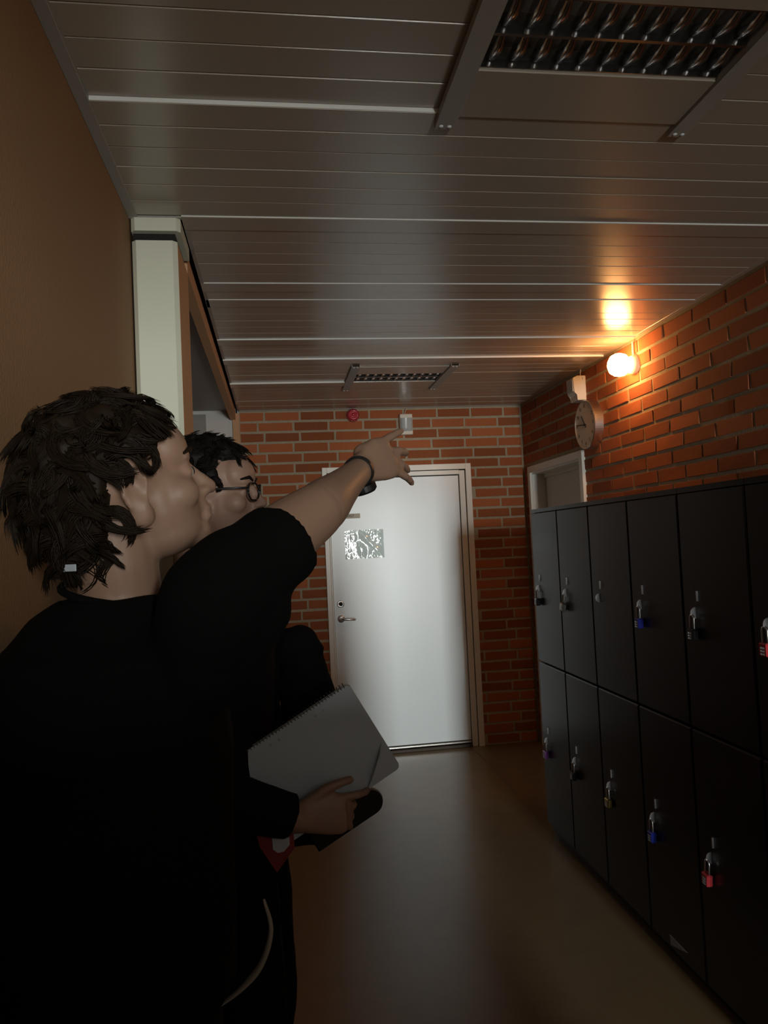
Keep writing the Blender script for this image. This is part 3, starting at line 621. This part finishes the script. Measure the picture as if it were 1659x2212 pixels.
q = [SE+Vector((-.035, 0, -.012)), SE*.5+SH*.5+Vector((0, 0, -.040)), Vector((-.115, 1.0, 1.40))]; tube(sh, q, [.046, .055, .075], 18)
SLE = SL+(ELL-SL)*.8; q = interp([SL+Vector((.02, 0, .01)), SL, SL*.5+SLE*.5, SLE], 4); tube(sh, q, lerp_list([.070, .074, .070, .066], len(q)), 20, cap='none')
o = remesh('t_shirt', sh, M['shirt'], .007, 3, None, .006, 9, 1); world_child(o, p1)
cb = bmesh.new(); q = [Vector((-.226+.073*math.cos(a)*math.cos(A1)-.078*math.sin(a)*math.sin(A1), 1.10+.073*math.cos(a)*math.sin(A1)+.078*math.sin(a)*math.cos(A1), 1.497+.012*math.sin(a)-.012*math.cos(a))) for a in [2*PI*i/32 for i in range(33)]]
tube(cb, q, .0055, 8, cap='none'); o = obj('collar', cb, M['shirt'], smooth=True); world_child(o, p1)
tg = bmesh.new(); box(tg, (-.010, -.001, -.0045), (.010, .001, .0045), .0005); o = obj('neck_tag', tg, M['paper']); o.matrix_world = frame((-.283, 1.045, 1.541), -.6, 0, 0); o['label'] = 'white neck tag'
world_child(o, p1); o.matrix_parent_inverse = Matrix.Translation(-Vector(p1.location)); o.matrix_basis = frame((-.262, .998, 1.537), -.5)
tr = bmesh.new(); ring_loft(tr, torso_rings((-.215, 1.10), A1, [(.80, -.01, .105, .165), (.90, -.01, .120, .178), (1.0, -.005, .112, .168)], .004))
for a_, k_, n_ in ((HR, KR, AR), (HL, KL, AL)):
    q = leg_path(a_, k_, n_-Vector((0, 0, .045))); tube(tr, q, lerp_list([.105, .100, .086, .082, .078], len(q)), 20, cap='none')
o = remesh('trousers', tr, M['trouser'], .009, 3, None, .007, 8, 2); world_child(o, p1)
for n_ in (AR, AL):
    b = bmesh.new(); shoe(b, (n_.x, n_.y, 0), .1); o = obj('shoe', b, M['shoe'], smooth=True); world_child(o, p1)
HL = [(-.13, -.088), (-.085, -.085), (-.060, -.060), (-.045, -.022), (-.034, .030), (-.010, .045), (.012, .048), (.045, .066), (.082, .092), (.12, .125)]   # hairline: height over forward distance
def keep1(p, d, rnd):
    for (x0, z0), (x1, z1) in zip(HL, HL[1:]):
        if x0 <= p.x <= x1: zm = z0+(z1-z0)*(p.x-x0)/(x1-x0); break
    else: zm = -.088
    if p.z < zm: return 0
    k = min(1.0, (p.z-zm)/.05); return (.45+.55*k) if p.x > -.06 else (.72+.28*k)
hb = bmesh.new(); wavy_cap(hb, H1, keep1, .026, 4); locks(hb, H1, 15000, 520, .070, .0125, 6.5, keep1, 21, .0019, .30)
o = obj('hair', hb, M['hair'], smooth=True); world_child(o, p1)
for s_ in (-1, 1):
    b = bmesh.new(); ell(b, (0, 0, 0), (.0115, .0115, .0115), None, 14, 10); bmesh.ops.transform(b, matrix=H1 @ Matrix.Translation((.0785, .031*s_, .005)), verts=b.verts); o = obj('eye', b, M['eye'], smooth=True); world_child(o, p1)
    b = bmesh.new(); ell(b, (0, 0, 0), (.003, .006, .006), None, 12, 8); bmesh.ops.transform(b, matrix=H1 @ Matrix.Translation((.0885, .031*s_, .005)), verts=b.verts); i_ = obj('iris', b, M['ink'], smooth=True); world_child(i_, p1)
    b = bmesh.new(); tube(b, [H1 @ Vector((.0965, .013*s_, .030)), H1 @ Vector((.0945, .032*s_, .036)), H1 @ Vector((.080, .052*s_, .031))], [.003, .0042, .0022], 6); o = obj('eyebrow', b, M['hair'], smooth=True); world_child(o, p1)
def band(center, axis, rad, width, name, m, root, thick=.004):
    b = bmesh.new(); lathe(b, [(rad, -width/2), (rad+thick, -width/2), (rad+thick, width/2), (rad, width/2), (rad, -width/2)], 28)
    for f in list(b.faces):
        if len(f.verts) > 4: b.faces.remove(f)
    q = Vector((0, 0, 1)).rotation_difference(axis.normalized()).to_matrix().to_4x4(); bmesh.ops.transform(b, matrix=Matrix.Translation(center) @ q, verts=b.verts)
    o = obj(name, b, M[m], smooth=False); world_child(o, root); return o
ax1 = (WR-EL).normalized(); wc = WR-ax1*.022
watch = band(wc, ax1, .0245, .008, 'wristwatch', 'black', p1, .0035); watch['label'] = 'black wristwatch strap'
dn = (Vector((.25, .05, -1))); dn = (dn-ax1*dn.dot(ax1)).normalized()
b = bmesh.new(); mm_ = Matrix.Translation(wc+dn*.030) @ Vector((0, 0, 1)).rotation_difference(dn).to_matrix().to_4x4(); lathe(b, [(.001, -.004), (.022, -.004), (.022, .006), (.018, .010), (.001, .010)], 24, mm_)
o = obj('watch_case', b, M['black'], smooth=False); world_child(o, p1)
# pale cord of the trousers' waist hanging in an arc at the hip
b = bmesh.new(); q = interp([(-.036, 1.02, 1.085), (-.029, 1.02, 1.048), (-.043, 1.02, 1.006), (-.072, 1.02, .976), (-.108, 1.02, .955)], 6)
tube(b, q, lerp_list([.004, .006, .008, .008, .005, .003], len(q)), 8, flat=.5); o = obj('waist_cord', b, M['cord'], smooth=True); world_child(o, p1); o['label'] = 'pale hanging waist cord'
# ---- person with notebook (behind)
p2 = thing('person', 'person with glasses and dark jacket holding a spiral notebook, behind the pointing arm', 'person', (-.13, 1.77, 0))
A2 = -.12
H2 = frame((-.142, 1.775, 1.675), -.20, .03)
body = bmesh.new(); sub_bm(body, head_shape, H2)
limb(body, [H2 @ Vector((-.035, 0, -.03)), H2 @ Vector((-.045, 0, -.09)), (-.185, 1.775, 1.50), (-.18, 1.775, 1.42)], [.055, .054, .056, .075])
LV2 = [(.88, -.01, .105, .165), (1.0, -.005, .100, .160), (1.15, 0, .100, .155), (1.28, .0, .112, .170), (1.37, -.005, .108, .180), (1.43, -.01, .090, .165), (1.475, -.01, .060, .10)]
ring_loft(body, torso_rings((-.145, 1.775), A2, LV2))
S2, E2, W2 = Vector((-.165, 1.590, 1.415)), Vector((-.205, 1.530, 1.085)), Vector((.026, 1.560, .996))
limb(body, interp([S2, S2*.5+E2*.5, E2], 4), lerp_list([.060, .052, .044], 9)); limb(body, interp([E2, E2*.6+W2*.4, W2], 4), lerp_list([.042, .042, .029], 9))
X2 = Vector((.985, .03, .05)).normalized(); Y2 = Vector((0, .12, 1)); Y2 = (Y2-X2*Y2.dot(X2)).normalized(); Z2 = X2.cross(Y2)
F2 = [(.029, -.05, .95, .0092, (.25, .5, .4)), (.0095, -.18, .95, .0092, (.75, .8, .5)), (-.0095, -.30, .92, .0088, (.85, .85, .5)), (-.028, -.42, .85, .0080, (.85, .8, .5))]
sub_bm(body, lambda b: hand_shape(b, F2, ((.022, .034, .004), (.86, .42, .10), (-.05, .25, .1))), Matrix.Translation(W2) @ Matrix((X2, Y2, Z2)).transposed().to_4x4())
S3, E3, W3 = Vector((-.125, 1.955, 1.425)), Vector((-.150, 2.040, 1.140)), Vector((-.035, 1.975, 1.120))
limb(body, interp([S3, S3*.5+E3*.5, E3], 4), lerp_list([.060, .052, .044], 9)); limb(body, interp([E3, E3*.6+W3*.4, W3], 4), lerp_list([.042, .041, .028], 9))
X3 = (W3-E3).normalized(); Y3 = Vector((0, -.3, 1)); Y3 = (Y3-X3*Y3.dot(X3)).normalized(); Z3 = X3.cross(Y3)
sub_bm(body, lambda b: hand_shape(b, FR, ((.030, .030, -.010), (.8, .5, -.35), (.15, .2, .2))), Matrix.Translation(W3) @ Matrix((X3, Y3, Z3)).transposed().to_4x4() @ MIR)
HR2, KR2, AR2 = Vector((-.135, 1.69, .88)), Vector((-.115, 1.665, .50)), Vector((-.150, 1.665, .09))
HL2, KL2, AL2 = Vector((-.125, 1.87, .90)), Vector((-.090, 1.88, .50)), Vector((-.130, 1.88, .09))
for a_, k_, n_ in ((HR2, KR2, AR2), (HL2, KL2, AL2)):
    q = leg_path(a_, k_, n_); limb(body, q, lerp_list([.085, .078, .058, .055, .038], len(q)))
    tube(body, [n_+Vector((-.04, 0, -.045)), n_+Vector((.03, 0, -.05)), n_+Vector((.12, -.01, -.06))], [.03, .032, .022], 12)
o = remesh('body', body, M['skin_b'], .0045, 4); hollow_ears(o, H2); world_child(o, p2)
sh = bmesh.new(); ring_loft(sh, torso_rings((-.145, 1.775), A2, [(.85, .0, .130, .192), (1.0, .0, .122, .184), (1.15, .0, .122, .176), (1.28, .0, .130, .186), (1.36, -.006, .126, .194), (1.43, -.012, .108, .176), (1.478, -.012, .078, .115), (1.512, -.014, .066, .074)], .008))
for S_, E_, W_ in ((S2, E2, W2), (S3, E3, W3)):
    q = interp([S_+Vector((0, 0, .02)), S_, S_*.5+E_*.5, E_], 4); tube(sh, q, lerp_list([.068, .072, .066, .060], len(q)), 20)
    We = W_+(E_-W_).normalized()*.018; q = interp([E_, E_*.5+We*.5, We], 5); tube(sh, q, lerp_list([.060, .056, .049, .046], len(q)), 20, cap='none')
o = remesh('jacket', sh, M['jacket'], .007, 3, None, .006, 9, 5); world_child(o, p2)
for k in range(5):                                                   # small pale printed mark on the chest, a vertical row of strokes
    b = bmesh.new(); ell(b, (0, 0, 0), (.0022, .0015, .0035), None, 8, 6); bmesh.ops.translate(b, verts=b.verts, vec=(-.052+.0035*k, 1.6405, 1.402-.010*k)); o = obj('chest_mark', b, M['label_white']); world_child(o, p2)
tr = bmesh.new(); ring_loft(tr, torso_rings((-.145, 1.775), A2, [(.78, -.01, .105, .165), (.88, -.01, .118, .176), (.98, -.005, .108, .166)], .004))
for a_, k_, n_ in ((HR2, KR2, AR2), (HL2, KL2, AL2)):
    q = leg_path(a_, k_, n_-Vector((0, 0, .045))); tube(tr, q, lerp_list([.110, .108, .096, .090, .084], len(q)), 20, cap='none')
o = remesh('trousers', tr, M['trouser'], .009, 3, None, .007, 8, 7); world_child(o, p2)
for n_ in (AR2, AL2):
    b = bmesh.new(); shoe(b, (n_.x, n_.y, 0), -.1); o = obj('shoe', b, M['shoe'], smooth=True); world_child(o, p2)
def keep2(p, d, rnd):
    if p.x > .030 and p.z < .078: return 0
    if p.x > .0 and p.z < .02: return 0
    if p.x > -.03 and p.z < .0: return 0
    if p.z < -.05: return 0
    return 1.0 if p.z > .06 else .45
hb = bmesh.new(); wavy_cap(hb, H2, keep2, .024, 9); locks(hb, H2, 11000, 520, .050, .0085, 7.5, keep2, 33, .0016, .10)
o = obj('hair', hb, M['hair_b'], smooth=True); world_child(o, p2)
for s_ in (-1, 1):
    b = bmesh.new(); ell(b, (0, 0, 0), (.0115, .0115, .0115), None, 14, 10); bmesh.ops.transform(b, matrix=H2 @ Matrix.Translation((.0785, .031*s_, .005)), verts=b.verts); o = obj('eye', b, M['eye'], smooth=True); world_child(o, p2)
    b = bmesh.new(); ell(b, (0, 0, 0), (.003, .006, .006), None, 12, 8); bmesh.ops.transform(b, matrix=H2 @ Matrix.Translation((.0885, .031*s_, .005)), verts=b.verts); o = obj('iris', b, M['ink'], smooth=True); world_child(o, p2)
    b = bmesh.new(); tube(b, [H2 @ Vector((.0965, .013*s_, .030)), H2 @ Vector((.0945, .032*s_, .036)), H2 @ Vector((.080, .052*s_, .031))], [.003, .0042, .0022], 6); o = obj('eyebrow', b, M['hair_b'], smooth=True); world_child(o, p2)
gl = thing('glasses', 'dark framed glasses worn by the person holding the notebook', 'glasses', H2.translation)
b = bmesh.new()
for s_ in (-1, 1):
    q = [H2 @ Vector((.108-.010*abs(math.cos(a)*.5+.5)*.6-(.006 if math.cos(a)*s_*s_ > 0 else 0), s_*(.033+.026*math.cos(a)), .002+.020*math.sin(a))) for a in [2*PI*i/24 for i in range(25)]]
    tube(b, q, .0024, 6, cap='none'); tube(b, [H2 @ Vector((.097, .059*s_, .010)), H2 @ Vector((.075, .074*s_, .010)), H2 @ Vector((.0, .082*s_, .012)), H2 @ Vector((-.018, .082*s_, -.004))], .0024, 6)
tube(b, [H2 @ Vector((.108, -.010, .006)), H2 @ Vector((.111, 0, .009)), H2 @ Vector((.108, .010, .006))], .0022, 6)
o = obj('frame', b, M['black'], smooth=True); world_child(o, gl)
# ---- things in the hands
UN, VN = Vector((-.872, 0, -.490)), Vector((.490, 0, -.872)); NN = UN.cross(VN)
nb = thing('spiral_notebook', 'white spiral notebook held against the hip by the person behind', 'notebook', (.135, 1.612, 1.259))
NM = Matrix((UN, VN, Vector((0, 1, 0)))).transposed().to_4x4()
def nbp(name, fn, m, smooth=False):
    b = bmesh.new(); fn(b); bmesh.ops.transform(b, matrix=NM, verts=b.verts); return obj(name, b, M[m], nb, smooth=smooth)
def rr(b, u0, v0, u1, v1, w0, w1, r):
    sec = [(cu+r*math.cos(a0+PI/2*i/5), cv+r*math.sin(a0+PI/2*i/5)) for cu, cv, a0 in ((u1-r, v1-r, 0), (u0+r, v1-r, PI/2), (u0+r, v0+r, PI), (u1-r, v0+r, 1.5*PI)) for i in range(6)]
    ring_loft(b, [[Vector((u, v, w_)) for u, v in sec] for w_ in (w0, w1)])
nbp('cover', lambda b: rr(b, 0, .006, .300, .222, .006, .009, .010), 'trim')
nbp('pages', lambda b: rr(b, .001, .008, .299, .221, -.002, .006, .010), 'paper')
for k in range(36): nbp('wire_ring', lambda b: tube(b, [Vector((.012+k*.0077, .006+.006*math.cos(a), .002+.0075*math.sin(a))) for a in [2*PI*i/10 for i in range(11)]], .0009, 5, cap='none'), 'black')
for u in (.075, .095, .185, .205): nbp('punch_hole', lambda b: lathe(b, [(.0005, -.0028), (.003, -.0028), (.003, -.0018), (.0005, -.0018)], 12, Matrix.Translation((u, .026, 0))), 'trim')
def flap(b):                                                         # dog-eared page bent away at the outer corner
    n = 10; rows = []
    for i in range(n+1):
        t = i/n; rows.append([Vector((.004+.075*t, .148+.072*t, -.0025-.001)), Vector((.012+.068*t, .158+.058*t, -.012*math.sin(PI*t)-.006)), Vector((.022+.058*t, .172+.044*t, -.004))])
    for q in range(2): 
        for i in range(n):
            b.faces.new([b.verts.new(x) for x in (rows[i][q], rows[i+1][q], rows[i+1][q+1], rows[i][q+1])])
nbp('bent_page', flap, 'paper', True)
cs = thing('black_case', 'black rounded case held under the lower edge of the white notebook', 'case', (.136, 1.632, .972), (0, -.50, 0))
b = bmesh.new(); sec = []
for i in range(17):
    a = -PI/2+PI*i/16; sec.append((.045+.027*math.cos(a), .027*math.sin(a)))
sec += [(-.10, .027), (-.10, -.027)]
ring_loft(b, [[Vector((x*s_, y, z*s_)) for x, z in sec] for y, s_ in ((-.012, .96), (-.009, 1.0), (.009, 1.0), (.012, .96))]); obj('shell', b, M['black'], cs)
b = bmesh.new(); tube(b, [(x*1.004, 0, z*1.004) for x, z in sec[1:17]], .0014, 6); obj('zip', b, M['trim'], cs)
fd = thing('red_folder', 'red folder corner with white sheet peeking out below the dark sleeve', 'folder', (-.02, 1.570, .925))
b = bmesh.new(); ring_loft(b, [[Vector((x, y, z)) for x, z in ((-.060, .10), (-.040, .018), (-.008, -.036), (.030, .010), (.026, .10))] for y in (.0, .004)]); obj('cover', b, M['folder'], fd)
b = bmesh.new(); ring_loft(b, [[Vector((x, y, z)) for x, z in ((-.016, .05), (-.014, .012), (-.004, .004), (.008, .006), (.020, .018), (.020, .05))] for y in (-.0025, -.0005)]); obj('sheet', b, M['paper'], fd)
jb = bmesh.new()
q = interp([(.012, 1.850, 1.30), (.040, 1.850, 1.322), (.072, 1.85, 1.300)], 4); tube(jb, q, lerp_list([.036, .040, .036], len(q)), 16)
ring_loft(jb, [[Vector((cx+rx*math.cos(a), 1.855+ry*math.sin(a), z)) for a in [2*PI*i/20 for i in range(20)]] for z, cx, rx, ry in ((1.345, .045, .030, .03), (1.31, .045, .054, .042), (1.20, .060, .066, .048), (1.05, .068, .076, .050), (.95, .058, .068, .045), (.84, .045, .045, .04))])
o = remesh('draped_jacket', jb, M['jacket'], .006, 2, None, .010, 16, 9); tag(o, 'black jacket draped over the forearm of the person with glasses', 'jacket')
